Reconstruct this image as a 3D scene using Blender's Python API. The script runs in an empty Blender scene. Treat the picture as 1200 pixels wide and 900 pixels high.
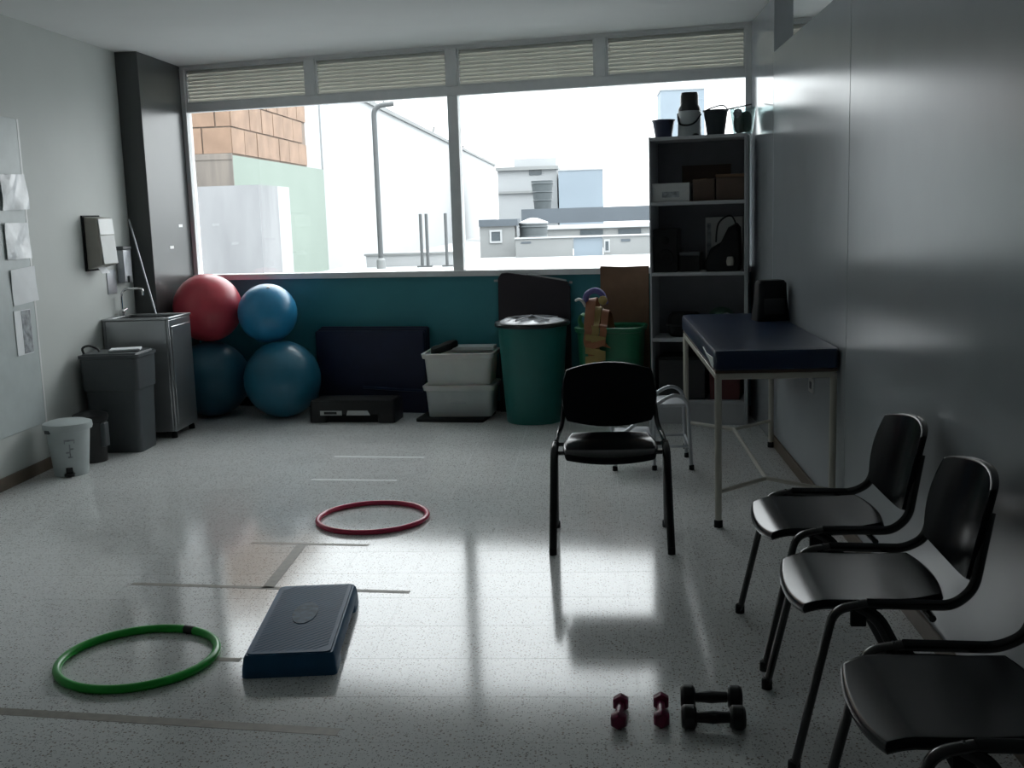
import bpy, bmesh, math, random
from mathutils import Vector, Matrix
random.seed(7)
PI = math.pi
sc = bpy.context.scene
COL = sc.collection

# ------------------------------------------------------------------ camera
YAW, PITCH, ROLL, CAMZ = -.0759, .1536, -.0315, 1.5
cy, sy, cp, sp = math.cos(YAW), math.sin(YAW), math.cos(PITCH), math.sin(PITCH)
fwd = Vector((sy*cp, cy*cp, -sp)); rgt = Vector((cy, -sy, 0)); upv = rgt.cross(fwd)
r2 = math.cos(ROLL)*rgt + math.sin(ROLL)*upv
u2 = -math.sin(ROLL)*rgt + math.cos(ROLL)*upv
cam = bpy.data.cameras.new('camera'); cam.sensor_width = 36; cam.lens = 1276*36/1200
cam.clip_start = .05; cam.clip_end = 400
co = bpy.data.objects.new('camera', cam); COL.objects.link(co)
m = Matrix((r2, u2, -fwd)).transposed().to_4x4(); m.translation = Vector((0, 0, CAMZ))
co.matrix_world = m
sc.camera = co

# ------------------------------------------------------------------ sky and exposure
wd = bpy.data.worlds.new('overcast_sky'); sc.world = wd; wd.use_nodes = True
bg = wd.node_tree.nodes['Background']
bg.inputs['Color'].default_value = (.97, .985, 1.0, 1)

# overcast sky (CIE): three times as bright overhead as at the horizon
wn = wd.node_tree.nodes; wl = wd.node_tree.links.new
wt = wn.new('ShaderNodeTexCoord'); wx = wn.new('ShaderNodeSeparateXYZ'); wl(wt.outputs['Generated'], wx.inputs[0])
wm = wn.new('ShaderNodeMapRange'); wm.inputs['To Min'].default_value = 1.0; wm.inputs['To Max'].default_value = 3.0
wl(wx.outputs['Z'], wm.inputs['Value']); wl(wm.outputs[0], bg.inputs['Strength'])
sc.view_settings.view_transform = 'Standard'; sc.view_settings.look = 'None'
sc.view_settings.gamma = 1.0; sc.view_settings.use_curve_mapping = False
sc.view_settings.exposure = 1.8
sc.cycles.diffuse_bounces = 8

# back wall frame: the window wall is turned about 12 degrees to the room's depth axis
D, K = 8.17, .2107
A = -math.atan(K); CA, SA = math.cos(A), math.sin(A)
def BW(s, d, z=0.0):            # s along the window wall, d metres in front of it
    return Vector((s*CA + d*SA, D + s*SA - d*CA, z))
SN = math.sqrt(1+K*K)            # wall length per metre of x

ZC, ZS, ZH, ZP = 2.772, 1.093, 2.405, 2.437
XL, XR = -3.46, 1.138

def portal(name, s0, s1, z0, z1):
    L = bpy.data.lights.new(name, 'AREA'); L.shape = 'RECTANGLE'; L.size = s1-s0; L.size_y = z1-z0
    L.cycles.is_portal = True
    o = bpy.data.objects.new(name, L); COL.objects.link(o)
    o.location = BW((s0+s1)/2, -.12, (z0+z1)/2)
    n = (BW(0, 1)-BW(0, 0)).normalized()
    o.rotation_euler = n.to_track_quat('-Z', 'Z').to_euler()
portal('window_portal', -3.36, 1.16, 1.05, 2.45)
portal('window_portal', 1.30, 4.2, 1.05, 2.45)

# ------------------------------------------------------------------ helpers
def mesh_obj(name, verts, faces, mat, parent=None, loc=(0,0,0), rot=(0,0,0), bevel=0, seg=2, smooth=True, ang=35):
    me = bpy.data.meshes.new(name); me.from_pydata([tuple(v) for v in verts], [], faces); me.validate()
    bm = bmesh.new(); bm.from_mesh(me); bmesh.ops.recalc_face_normals(bm, faces=bm.faces); bm.to_mesh(me); bm.free()
    if smooth:
        me.polygons.foreach_set('use_smooth', [True]*len(me.polygons)); me.set_sharp_from_angle(angle=math.radians(ang))
    if mat: me.materials.append(mat)
    o = bpy.data.objects.new(name, me); COL.objects.link(o)
    o.location = loc; o.rotation_euler = rot; o.parent = parent
    if bevel:
        b = o.modifiers.new('bevel', 'BEVEL'); b.width = bevel; b.segments = seg; b.limit_method = 'ANGLE'; b.angle_limit = math.radians(40)
    return o

class MB:
    def __init__(s): s.v = []; s.f = []
    def add(s, v, f):
        n = len(s.v); s.v += [Vector(p) for p in v]; s.f += [tuple(i+n for i in q) for q in f]; return s
    def box(s, x0, x1, y0, y1, z0, z1):
        return s.add([(x0,y0,z0),(x1,y0,z0),(x1,y1,z0),(x0,y1,z0),(x0,y0,z1),(x1,y0,z1),(x1,y1,z1),(x0,y1,z1)],
                     [(0,3,2,1),(4,5,6,7),(0,1,5,4),(1,2,6,5),(2,3,7,6),(3,0,4,7)])
    def rings(s, rings, cap0=True, cap1=True, closed=False):
        n = len(rings[0]); base = len(s.v)
        for r in rings: s.v += [Vector(p) for p in r]
        m_ = len(rings)
        for i in range(m_ if closed else m_-1):
            a = base+i*n; b = base+((i+1) % m_)*n
            for j in range(n):
                k = (j+1) % n; s.f.append((a+j, a+k, b+k, b+j))
        if not closed:
            if cap0: s.f.append(tuple(range(base+n-1, base-1, -1)))
            if cap1: s.f.append(tuple(range(base+(m_-1)*n, base+m_*n)))
        return s
    def lathe(s, prof, n=28, c=(0,0,0), cap0=True, cap1=True):
        return s.rings([[(c[0]+r*math.cos(2*PI*j/n), c[1]+r*math.sin(2*PI*j/n), c[2]+z) for j in range(n)] for r, z in prof], cap0, cap1)
    def tube(s, pts, r, n=10, closed=False, flat=1.0):
        P = [Vector(p) for p in pts]; R = r if isinstance(r, (list, tuple)) else [r]*len(P)
        m_ = len(P); T = []
        for i in range(m_):
            a = P[i-1] if (i or closed) else P[0]; b = P[(i+1) % m_] if (i < m_-1 or closed) else P[-1]
            T.append((b-a).normalized())
        up = Vector((0,0,1)) if abs(T[0].z) < .9 else Vector((1,0,0))
        nrm = (up - T[0]*up.dot(T[0])).normalized(); rs = []
        for i in range(m_):
            nrm = (nrm - T[i]*nrm.dot(T[i])).normalized(); bi = T[i].cross(nrm)
            rs.append([P[i] + (nrm*math.cos(2*PI*j/n)*flat + bi*math.sin(2*PI*j/n))*R[i] for j in range(n)])
        return s.rings(rs, closed=closed)
    def slab(s, outline, th, mp, inset=.03):
        """a thin cushion: outline (a,b), mp(a,b,t)->xyz"""
        sca = [(.01, .5), (.35, .5), (.7, .5), (1-2*inset, .5), (1-.6*inset, .38), (1, 0), (1-.6*inset, -.38), (1-2*inset, -.5), (.7, -.5), (.35, -.5), (.01, -.5)]
        return s.rings([[mp(a*k, b*k, t*th) for a, b in outline] for k, t in sca])
    def cushion(s, w, d, th, mp, k=.42, n=16, shape=None):
        """rounded cushion from a grid; mp(a,b,t)->xyz"""
        base = len(s.v); N = n+1
        def uv(i, j, sh=1.0):
            u, v = 2*i/n-1, 2*j/n-1
            u, v = math.copysign(1-(1-abs(u))**1.5, u), math.copysign(1-(1-abs(v))**1.5, v)
            a, b = u*math.sqrt(1-k*v*v/2)*w/2*sh, v*math.sqrt(1-k*u*u/2)*d/2*sh
            return shape(a, b) if shape else (a, b)
        for t, sh in ((th/2, .985), (-th/2, .985)):
            for j in range(N):
                for i in range(N): s.v.append(Vector(mp(*uv(i, j, sh), t)))
        for q in (0, 1):
            o = base+q*N*N
            for j in range(n):
                for i in range(n):
                    a = o+j*N+i; f = (a, a+1, a+N+1, a+N); s.f.append(f if q == 0 else f[::-1])
        rim = [(i, 0) for i in range(n)]+[(n, j) for j in range(n)]+[(i, n) for i in range(n, 0, -1)]+[(0, j) for j in range(n, 0, -1)]
        m0 = len(s.v)
        for (i, j) in rim: s.v.append(Vector(mp(*uv(i, j, 1.01), 0)))
        L_ = len(rim)
        for q in range(L_):
            (i, j), (i2, j2) = rim[q], rim[(q+1) % L_]
            A_, B_ = base+j*N+i, base+j2*N+i2; C_, D_ = A_+N*N, B_+N*N; E_, F_ = m0+q, m0+(q+1) % L_
            s.f.append((A_, E_, F_, B_)); s.f.append((E_, C_, D_, F_))
        return s
    def obj(s, name, mat, parent=None, **kw): return mesh_obj(name, s.v, s.f, mat, parent, **kw)

def rrect(w, d, r, n=5, cx=0, cy_=0):
    o = []
    for k, (sx, sy_) in enumerate(((1,1),(-1,1),(-1,-1),(1,-1))):
        for i in range(n+1):
            a = PI/2*(k + i/n)
            o.append((cx + sx*(w/2-r) + r*math.cos(a), cy_ + sy_*(d/2-r) + r*math.sin(a)))
    return o
def rr3(w, d, r, z, n=5, cx=0, cy_=0): return [(x, y, z) for x, y in rrect(w, d, r, n, cx, cy_)]
def smooth_path(pts, sub=6, closed=False):
    P = [Vector(p) for p in pts]; out = []; n = len(P)
    for i in range(n if closed else n-1):
        if closed: p0, p1, p2, p3 = P[i-1], P[i], P[(i+1) % n], P[(i+2) % n]
        else: p0, p1, p2, p3 = P[max(i-1,0)], P[i], P[i+1], P[min(i+2,n-1)]
        for k in range(sub):
            t = k/sub
            out.append(.5*((2*p1)+(p2-p0)*t+(2*p0-5*p1+4*p2-p3)*t*t+(3*p1-p0-3*p2+p3)*t**3))
    if not closed: out.append(P[-1])
    return out
def fillet(pts, r=.04, n=5):
    """polyline with rounded corners"""
    P = [Vector(p) for p in pts]; out = [P[0]]
    for i in range(1, len(P)-1):
        a = (P[i-1]-P[i]); b = (P[i+1]-P[i]); q = min(r, a.length*.45, b.length*.45)
        s = P[i]+a.normalized()*q; e = P[i]+b.normalized()*q
        for k in range(n+1):
            t = k/n; out.append(s*(1-t)**2 + P[i]*2*t*(1-t) + e*t*t)
    out.append(P[-1]); return out

def empty(name, loc=(0,0,0), rz=0):
    o = bpy.data.objects.new(name, None); COL.objects.link(o); o.location = loc; o.rotation_euler = (0,0,rz)
    o.empty_display_size = .1; return o
def tag(o, label, cat, group=None, kind=None):
    o['label'] = label; o['category'] = cat
    if group: o['group'] = group
    if kind: o['kind'] = kind
    return o
def struct(o, label=None):
    o['kind'] = 'structure'
    if label: o['label'] = label
    return o
def thing(name, label, cat, loc=(0,0,0), rz=0, group=None): return tag(empty(name, loc, rz), label, cat, group)
def copy_tree(o, parent=None):
    c = o.copy(); COL.objects.link(c); c.parent = parent
    for ch in list(o.children): copy_tree(ch, c)
    return c

# ------------------------------------------------------------------ materials
def mat(name, col, rough=.5, metal=0.0, var=.08, scale=12.0, bump=0.0, bscale=60.0, coat=0.0, spec=.5, trans=0.0, alpha=1.0, sub=0.0):
    M = bpy.data.materials.new(name); M.use_nodes = True; nt = M.node_tree; b = nt.nodes['Principled BSDF']
    tc = nt.nodes.new('ShaderNodeTexCoord')
    nz = nt.nodes.new('ShaderNodeTexNoise'); nz.inputs['Scale'].default_value = scale; nz.inputs['Detail'].default_value = 5
    nt.links.new(tc.outputs['Object'], nz.inputs['Vector'])
    rp = nt.nodes.new('ShaderNodeValToRGB')
    c0 = [max(0, c*(1-var)) for c in col]; c1 = [min(1, c*(1+var)) for c in col]
    rp.color_ramp.elements[0].position = .3; rp.color_ramp.elements[1].position = .7
    rp.color_ramp.elements[0].color = (*c0, 1); rp.color_ramp.elements[1].color = (*c1, 1)
    nt.links.new(nz.outputs['Fac'], rp.inputs['Fac']); nt.links.new(rp.outputs['Color'], b.inputs['Base Color'])
    b.inputs['Roughness'].default_value = rough; b.inputs['Metallic'].default_value = metal
    b.inputs['Specular IOR Level'].default_value = spec
    b.inputs['Coat Weight'].default_value = coat; b.inputs['Coat Roughness'].default_value = .12
    b.inputs['Transmission Weight'].default_value = trans; b.inputs['Alpha'].default_value = alpha
    if sub: b.inputs['Subsurface Weight'].default_value = sub
    if bump:
        n2 = nt.nodes.new('ShaderNodeTexNoise'); n2.inputs['Scale'].default_value = bscale
        nt.links.new(tc.outputs['Object'], n2.inputs['Vector'])
        bp = nt.nodes.new('ShaderNodeBump'); bp.inputs['Strength'].default_value = bump; bp.inputs['Distance'].default_value = .01
        nt.links.new(n2.outputs['Fac'], bp.inputs['Height']); nt.links.new(bp.outputs['Normal'], b.inputs['Normal'])
    return M
def terrazzo():
    M = bpy.data.materials.new('terrazzo'); M.use_nodes = True; nt = M.node_tree; b = nt.nodes['Principled BSDF']; L = nt.links.new
    g = nt.nodes.new('ShaderNodeNewGeometry'); oi = nt.nodes.new('ShaderNodeObjectInfo')
    cur = None
    def mixc(fac, a, bcol):
        mx = nt.nodes.new('ShaderNodeMix'); mx.data_type = 'RGBA'; L(fac, mx.inputs['Factor'])
        if isinstance(a, tuple): mx.inputs[6].default_value = (*a, 1)
        else: L(a, mx.inputs[6])
        if isinstance(bcol, tuple): mx.inputs[7].default_value = (*bcol, 1)
        else: L(bcol, mx.inputs[7])
        return mx.outputs[2]
    n = nt.nodes.new('ShaderNodeTexNoise'); n.inputs['Scale'].default_value = 1.6; n.inputs['Detail'].default_value = 4; L(g.outputs['Position'], n.inputs['Vector'])
    cur = mixc(n.outputs['Fac'], (.76, .77, .76), (.83, .84, .83))
    for sc_, lo, hi, colr in ((120, .30, .27, (.84, .84, .82)), (95, .24, .21, (.22, .21, .20)), (70, .20, .18, (.32, .27, .23)), (180, .26, .22, (.16, .16, .16))):
        v = nt.nodes.new('ShaderNodeTexVoronoi'); v.inputs['Scale'].default_value = sc_; L(g.outputs['Position'], v.inputs['Vector'])
        sep = nt.nodes.new('ShaderNodeSeparateColor'); L(v.outputs['Color'], sep.inputs['Color'])
        # only some of the cells hold a chip
        lt = nt.nodes.new('ShaderNodeMath'); lt.operation = 'LESS_THAN'; L(sep.outputs[0], lt.inputs[0]); lt.inputs[1].default_value = .35
        mr = nt.nodes.new('ShaderNodeMapRange'); mr.inputs['From Min'].default_value = lo+.12; mr.inputs['From Max'].default_value = hi; L(v.outputs['Distance'], mr.inputs['Value'])
        ml = nt.nodes.new('ShaderNodeMath'); ml.operation = 'MULTIPLY'; L(lt.outputs[0], ml.inputs[0]); L(mr.outputs[0], ml.inputs[1])
        cur = mixc(ml.outputs[0], cur, colr)
    hv = nt.nodes.new('ShaderNodeHueSaturation'); L(cur, hv.inputs['Color'])
    mr = nt.nodes.new('ShaderNodeMapRange'); mr.inputs['To Min'].default_value = .97; mr.inputs['To Max'].default_value = 1.02; L(oi.outputs['Random'], mr.inputs['Value']); L(mr.outputs[0], hv.inputs['Value'])
    L(hv.outputs['Color'], b.inputs['Base Color'])
    n3 = nt.nodes.new('ShaderNodeTexNoise'); n3.inputs['Scale'].default_value = 3; L(g.outputs['Position'], n3.inputs['Vector'])
    m3 = nt.nodes.new('ShaderNodeMapRange'); m3.inputs['To Min'].default_value = .085; m3.inputs['To Max'].default_value = .14; L(n3.outputs['Fac'], m3.inputs['Value']); L(m3.outputs[0], b.inputs['Roughness'])
    b.inputs['Specular IOR Level'].default_value = .36
    return M
def glass_mat(name, tint=(1,1,1), refl=.06):
    M = bpy.data.materials.new(name); M.use_nodes = True; nt = M.node_tree; nt.nodes.clear(); L = nt.links.new
    out = nt.nodes.new('ShaderNodeOutputMaterial'); t = nt.nodes.new('ShaderNodeBsdfTransparent'); t.inputs['Color'].default_value = (*tint, 1)
    gl = nt.nodes.new('ShaderNodeBsdfGlossy'); gl.inputs['Roughness'].default_value = .02
    lw = nt.nodes.new('ShaderNodeLayerWeight'); lw.inputs['Blend'].default_value = .25
    mr = nt.nodes.new('ShaderNodeMapRange'); mr.inputs['To Min'].default_value = refl*.5; mr.inputs['To Max'].default_value = .5; L(lw.outputs['Fresnel'], mr.inputs['Value'])
    mx = nt.nodes.new('ShaderNodeMixShader'); L(mr.outputs[0], mx.inputs[0]); L(t.outputs[0], mx.inputs[1]); L(gl.outputs[0], mx.inputs[2]); L(mx.outputs[0], out.inputs['Surface'])
    return M
def stained(name, base, stain, sx=6.0):
    """render with vertical rain streaks"""
    M = bpy.data.materials.new(name); M.use_nodes = True; nt = M.node_tree; b = nt.nodes['Principled BSDF']; L = nt.links.new
    tc = nt.nodes.new('ShaderNodeTexCoord'); mp = nt.nodes.new('ShaderNodeMapping'); mp.inputs['Scale'].default_value = (sx, sx, .5); L(tc.outputs['Object'], mp.inputs['Vector'])
    n = nt.nodes.new('ShaderNodeTexNoise'); n.inputs['Scale'].default_value = 1.2; n.inputs['Detail'].default_value = 6; L(mp.outputs[0], n.inputs['Vector'])
    r = nt.nodes.new('ShaderNodeValToRGB'); r.color_ramp.elements[0].position = .35; r.color_ramp.elements[1].position = .62
    r.color_ramp.elements[0].color = (*stain, 1); r.color_ramp.elements[1].color = (*base, 1); L(n.outputs['Fac'], r.inputs['Fac']); L(r.outputs['Color'], b.inputs['Base Color'])
    b.inputs['Roughness'].default_value = .9
    return M

M = {}
M['terrazzo'] = terrazzo()
M['grout'] = mat('grout', (.84, .84, .82), .3)
M['ceiling'] = mat('ceiling_paint', (.74, .75, .74), .85, var=.02, scale=2)
M['wall'] = mat('wall_paint', (.55, .575, .555), .55, var=.03, scale=2)
M['rearwall'] = mat('rear_wall_paint', (.30, .31, .32), .7, var=.03)
M['laminate'] = mat('glossy_panel', (.42, .45, .475), .22, var=.03, scale=3, spec=.55, bump=.015, bscale=5)
M['column_dark'] = mat('dark_column_paint', (.055, .06, .06), .28, var=.05, scale=4, spec=.6)
M['column_light'] = mat('column_paint', (.45, .475, .50), .14, var=.03)
M['teal'] = mat('teal_paint', (.045, .25, .29), .5, var=.06, scale=3)
M['alu'] = mat('window_aluminium', (.80, .81, .81), .45, metal=.0, var=.03)
M['slat'] = mat('louver_slat', (.72, .72, .67), .6, var=.05)
M['pane'] = glass_mat('window_glass', (.96, .98, .98))
M['base'] = mat('baseboard_brown', (.14, .105, .075), .5, var=.12)
M['black'] = mat('black_plastic', (.012, .013, .014), .3, var=.1)
M['blackvinyl'] = mat('black_vinyl', (.006, .007, .009), .2, var=.1, spec=.2)
M['blacksteel'] = mat('black_steel', (.012, .013, .014), .22, var=.1, spec=.6)
M['rubber'] = mat('black_rubber', (.011, .012, .013), .7, var=.1, spec=.25)
M['cream'] = mat('cream_steel', (.50, .48, .42), .35, var=.05)
M['navy'] = mat('navy_vinyl', (.007, .022, .065), .3, var=.08, bump=.03, bscale=120, spec=.6)
M['navymat'] = mat('navy_mat', (.008, .013, .045), .55, var=.1, bump=.05, bscale=150)
M['steel'] = mat('stainless', (.42, .43, .44), .3, metal=.85, var=.05, scale=6)
M['chrome'] = mat('chrome', (.7, .7, .7), .12, metal=1, var=.02)
M['greytube'] = mat('grey_steel', (.45, .47, .5), .3, metal=.4, var=.05)
M['stoolstep'] = mat('stool_tread', (.55, .57, .6), .4, var=.05)
M['greybin'] = mat('grey_bin', (.07, .08, .085), .45, var=.06)
M['whitebin'] = mat('white_bin', (.52, .57, .57), .4, var=.04)
M['ltgrey'] = mat('pale_plastic', (.55, .56, .55), .45, var=.04)
M['cloudy'] = mat('cloudy_plastic', (.62, .63, .60), .35, var=.05, scale=8, sub=.15)
M['beige'] = mat('beige_plastic', (.36, .34, .30), .45, var=.04)
M['white'] = mat('white_plastic', (.78, .79, .78), .35, var=.03)
M['paper'] = mat('paper', (.86, .88, .90), .6, var=.03, bump=.25, bscale=7)
M['plastic_sleeve'] = mat('plastic_sleeve', (.78, .80, .82), .18, var=.06, scale=25, bump=.5, bscale=9)
M['printgrey'] = mat('printed_strip', (.30, .32, .34), .5, var=.5, scale=30)
M['red'] = mat('red_ball', (.56, .06, .085), .38, var=.06, coat=.2)
M['ltblue'] = mat('light_blue_ball', (.03, .27, .50), .35, var=.06, coat=.25)
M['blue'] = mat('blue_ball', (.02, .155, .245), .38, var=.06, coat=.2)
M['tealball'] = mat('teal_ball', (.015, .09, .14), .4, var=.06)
M['greendrum'] = mat('green_drum', (.013, .15, .135), .42, var=.06)
M['greentub'] = mat('green_tub', (.012, .16, .075), .35, var=.06)
M['bag'] = mat('white_bag', (.75, .76, .80), .25, var=.08, scale=20, bump=.5, bscale=20)
M['maroon'] = mat('dark_board', (.022, .016, .022), .45, var=.1)
M['edge'] = mat('pale_edge', (.42, .45, .46), .4, var=.05)
M['cardboard'] = mat('cardboard', (.21, .125, .075), .8, var=.08)
M['brownbox'] = mat('brown_box', (.09, .06, .045), .8, var=.1)
M['shelfgrey'] = mat('grey_shelf', (.46, .47, .49), .45, var=.04)
M['shelfback'] = mat('shelf_back', (.19, .195, .215), .6, var=.05)
M['orange'] = mat('orange_band', (.30, .115, .05), .5, var=.1)
M['yellow'] = mat('yellow_band', (.32, .23, .07), .5, var=.1)
M['lime'] = mat('green_band', (.08, .32, .15), .5, var=.1)
M['purple'] = mat('purple_band', (.10, .09, .30), .4, var=.1)
M['hoopgreen'] = mat('green_hoop', (.02, .50, .05), .3, var=.05)
M['hoopred'] = mat('red_hoop', (.62, .04, .11), .3, var=.05)
M['tapedark'] = mat('dark_tape', (.02, .02, .02), .5)
M['tapebrown'] = mat('brown_tape', (.36, .33, .285), .5, var=.15, scale=30)
M['tapewhite'] = mat('white_tape', (.78, .80, .80), .5, var=.05)
M['stepblue'] = mat('blue_step', (.03, .12, .235), .45, var=.06, spec=.2)
M['stepworn'] = mat('worn_print', (.06, .13, .20), .5, var=.3, scale=40, spec=.15)
M['magenta'] = mat('magenta_dumbbell', (.20, .006, .055), .32, var=.06)
M['glassjar'] = glass_mat('clear_bowl', (.85, .92, .92), .15)
M['navypot'] = mat('navy_pot', (.035, .045, .09), .35)
M['darkpot'] = mat('dark_pot', (.02, .03, .035), .4)
M['flask'] = mat('flask_body', (.42, .45, .46), .35, metal=.2)
M['greenery'] = mat('green_stuff', (.03, .075, .05), .6, var=.3)
M['darkred'] = mat('dark_red', (.10, .02, .02), .5)
# outside
M['brick'] = mat('clay_block', (0.184, 0.121, 0.085), .9, var=.2, scale=3)
M['mortar'] = mat('mortar', (0.133, 0.102, 0.082), .9)
M['greenwall'] = mat('green_render', (0.160, 0.196, 0.171), .9, var=.04, scale=1)
M['beam'] = stained('concrete_beam', (0.157, 0.137, 0.121), (0.113, 0.101, 0.091))
M['greywall'] = stained('stained_render', (0.192, 0.196, 0.203), (0.146, 0.149, 0.156), 2.0)
M['whitewall'] = mat('white_render', (0.298, 0.307, 0.314), .9, var=.03, scale=.5)
M['darkpil'] = mat('grey_render', (0.235, 0.235, 0.243), .9)
M['roofslab'] = mat('roof_slab', (0.282, 0.290, 0.293), .9, var=.05, scale=1)
M['farwhite'] = mat('far_white', (0.259, 0.270, 0.278), .9, var=.05, scale=.6)
M['farblue'] = mat('far_blue', (0.165, 0.199, 0.231), .9, var=.04, scale=.6)
M['farroof'] = mat('far_roof', (0.066, 0.078, 0.091), .9, var=.08, scale=.8)
M['fargrey'] = mat('far_grey', (0.172, 0.179, 0.180), .9, var=.08, scale=.8)
M['tankgrey'] = mat('tank_grey', (0.058, 0.069, 0.074), .6, var=.05)
M['darkglass'] = mat('dark_window', (0.047, 0.058, 0.066), .2)
M['pipe'] = mat('pipe_grey', (0.058, 0.063, 0.066), .6)

# ------------------------------------------------------------------ room shell
Y0 = -3.0
floor = struct(MB().box(XL-.1, 4.4, Y0-.1, 9.2, -.12, -.0006).obj('floor', M['grout']))
# terrazzo tiles, 30 cm, joints at the places the photograph shows
P = .302; TX, TY = -.785, 3.532
tme = bpy.data.meshes.new('tile')
h = P/2-.0006
tme.from_pydata([(-h,-h,-.012),(h,-h,-.012),(h,h,-.012),(-h,h,-.012),(-h,-h,0),(h,-h,0),(h,h,0),(-h,h,0)], [], [(4,5,6,7),(0,1,5,4),(1,2,6,5),(2,3,7,6),(3,0,4,7)])
tme.materials.append(M['terrazzo'])
near = []; rest = MB()
i0 = math.floor((XL-TX)/P); i1 = math.ceil((4.3-TX)/P)
j0 = math.floor((Y0-TY)/P); j1 = math.ceil((9.0-TY)/P)
for i in range(i0, i1):
    for j in range(j0, j1):
        x0 = max(TX+i*P, XL); x1 = min(TX+(i+1)*P, 4.3); y0 = TY+j*P; y1 = min(y0+P, 9.1)
        cx_, cy_ = (x0+x1)/2, (y0+y1)/2
        whole = x1-x0 > P-.001 and y1-y0 > P-.001
        seen = whole and cx_ < 1.2 and cy_ > 2.3 and -.56*cy_-.3 < cx_ < .45*cy_+.3 and cy_ < D-K*cx_-.1
        if seen: near.append((cx_, cy_))
        elif x1-x0 > .01 and y1-y0 > .01:
            g = .0006; rest.box(x0+g, x1-g, y0+g, y1-g, -.012, 0)
near.sort(key=lambda q: q[0]**2+q[1]**2)
for (x, y) in near[300:]: rest.box(x-h, x+h, y-h, y+h, -.012, 0)
for (x, y) in near[:300]:
    o = bpy.data.objects.new('tile', tme); COL.objects.link(o); o.parent = floor; o.location = (x, y, 0)
tf = rest.obj('tile_field', M['terrazzo'], floor, smooth=False); tf['kind'] = 'stuff'

struct(MB().box(XL-.1, 4.4, Y0-.1, 9.3, ZC, ZC+.12).obj('ceiling', M['ceiling']))
struct(MB().box(XL-.14, XL, Y0-.1, 9.2, 0, ZC).obj('wall_left', M['wall']))
struct(MB().box(XL, 4.3, Y0-.12, Y0, 0, ZC).obj('wall_rear', M['rearwall']))
struct(MB().box(4.3, 4.42, Y0-.1, 8.2, 0, ZC).obj('wall_far_right', M['rearwall']))
# window wall below the sill, teal
wb = struct(MB().box(-3.55, 4.4, 0, .16, 0, ZS-.045).obj('wall_back', M['teal'], loc=BW(0,0), rot=(0,0,A)))
struct(MB().box(-3.36, 4.2, -.012, 0, 0, .075).obj('baseboard_back', M['rubber'], loc=BW(0,0), rot=(0,0,A)))
# columns at both ends of the window
struct(MB().box(XL, -3.29, 8.035, 8.95, 0, ZC).obj('wall_column_left', M['column_dark'], bevel=.004))
struct(MB().box(XR, 1.255, 6.99, 7.95, 0, ZC).obj('wall_column_right', M['column_light'], bevel=.004))
# right partition: framed laminate panels, open above
wr = struct(empty('wall_right', (XR, 2, 0)))
ys = [6.988, 4.975, 2.55, .12, -2.99]
for a, b in zip(ys[1:], ys[:-1]):
    MB().box(0, .09, a+.003-2, b-.003-2, .0, ZP).obj('panel', M['laminate'], wr, bevel=.002)
MB().box(.012, .08, -4.99, 4.98, .01, ZP-.005).obj('joint_strip', M['alu'], wr)
struct(MB().box(XR-.014, XR, Y0, 6.988, 0, .07).obj('baseboard_right', M['base'], bevel=.003))
struct(MB().box(XL, XL+.014, Y0, 8.034, 0, .075).obj('baseboard_left', M['base'], bevel=.003))

# ---- the window
def window(name, s0, s1, mulls, pane_mull, label):
    w = struct(empty(name, BW(0, 0), A), label)
    al = M['alu']
    MB().box(s0, s1, -.03, .10, ZS-.045, ZS).obj('sill_rail', al, w, bevel=.004)
    MB().box(s0, s1, .01, .08, ZH, ZH+.066).obj('transom', al, w, bevel=.004)
    MB().box(s0, s1, .01, .08, ZC-.022, ZC).obj('head_rail', al, w, bevel=.003)
    for (a, b) in ((s0, s0+.045), (s1-.045, s1)):
        MB().box(a, b, .0, .08, ZS, ZC-.022).obj('jamb', al, w, bevel=.003)
    for s in mulls: MB().box(s-.042, s+.042, .005, .08, ZH+.066, ZC-.022).obj('louver_mullion', al, w, bevel=.004)
    for s in pane_mull: MB().box(s-.042, s+.042, .003, .08, ZS, ZH).obj('mullion', al, w, bevel=.004)
    e = [s0+.045]+[q for s in pane_mull for q in (s-.042, s+.042)]+[s1-.045]
    for a, b in zip(e[::2], e[1::2]): MB().box(a, b, .045, .051, ZS, ZH).obj('pane', M['pane'], w, smooth=False)
    e = [s0+.045]+[q for s in mulls for q in (s-.042, s+.042)]+[s1-.045]
    for a, b in zip(e[::2], e[1::2]):
        lp = empty('louver_panel'); lp.parent = w
        lf = MB()
        z0, z1 = ZH+.066, ZC-.022
        lf.box(a, a+.014, .02, .075, z0, z1); lf.box(b-.014, b, .02, .075, z0, z1); lf.box(a, b, .02, .075, z0, z0+.014); lf.box(a, b, .02, .075, z1-.012, z1)
        lf.obj('louver_frame', al, lp, bevel=.002)
        n = 9; z0 += .014; pz = (z1-.012-z0)/n
        sm = None
        for k in range(n):
            if sm is None:
                so = MB().add([(0,.026,.0),(b-a-.028,.026,.0),(b-a-.028,.062,pz*1.35),(0,.062,pz*1.35),(0,.029,-.003),(b-a-.028,.029,-.003),(b-a-.028,.066,pz*1.35-.003),(0,.066,pz*1.35-.003)],
                              [(0,1,2,3),(7,6,5,4),(0,4,5,1),(1,5,6,2),(2,6,7,3),(3,7,4,0)]).obj('slat', M['slat'], lp, smooth=False); sm = so.data
            else:
                so = bpy.data.objects.new('slat', sm); COL.objects.link(so); so.parent = lp
            so.location = (a+.014, 0, z0+k*pz)
    return w
window('window_1', -3.37, 1.166, [-2.165*SN, -1.022*SN, .09*SN], [-1.024*SN], 'wide aluminium window with two panes under a row of louvers')
window('window_2', 1.29, 4.25, [2.3, 3.3], [2.8], 'window of the room behind the partition')
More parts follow.
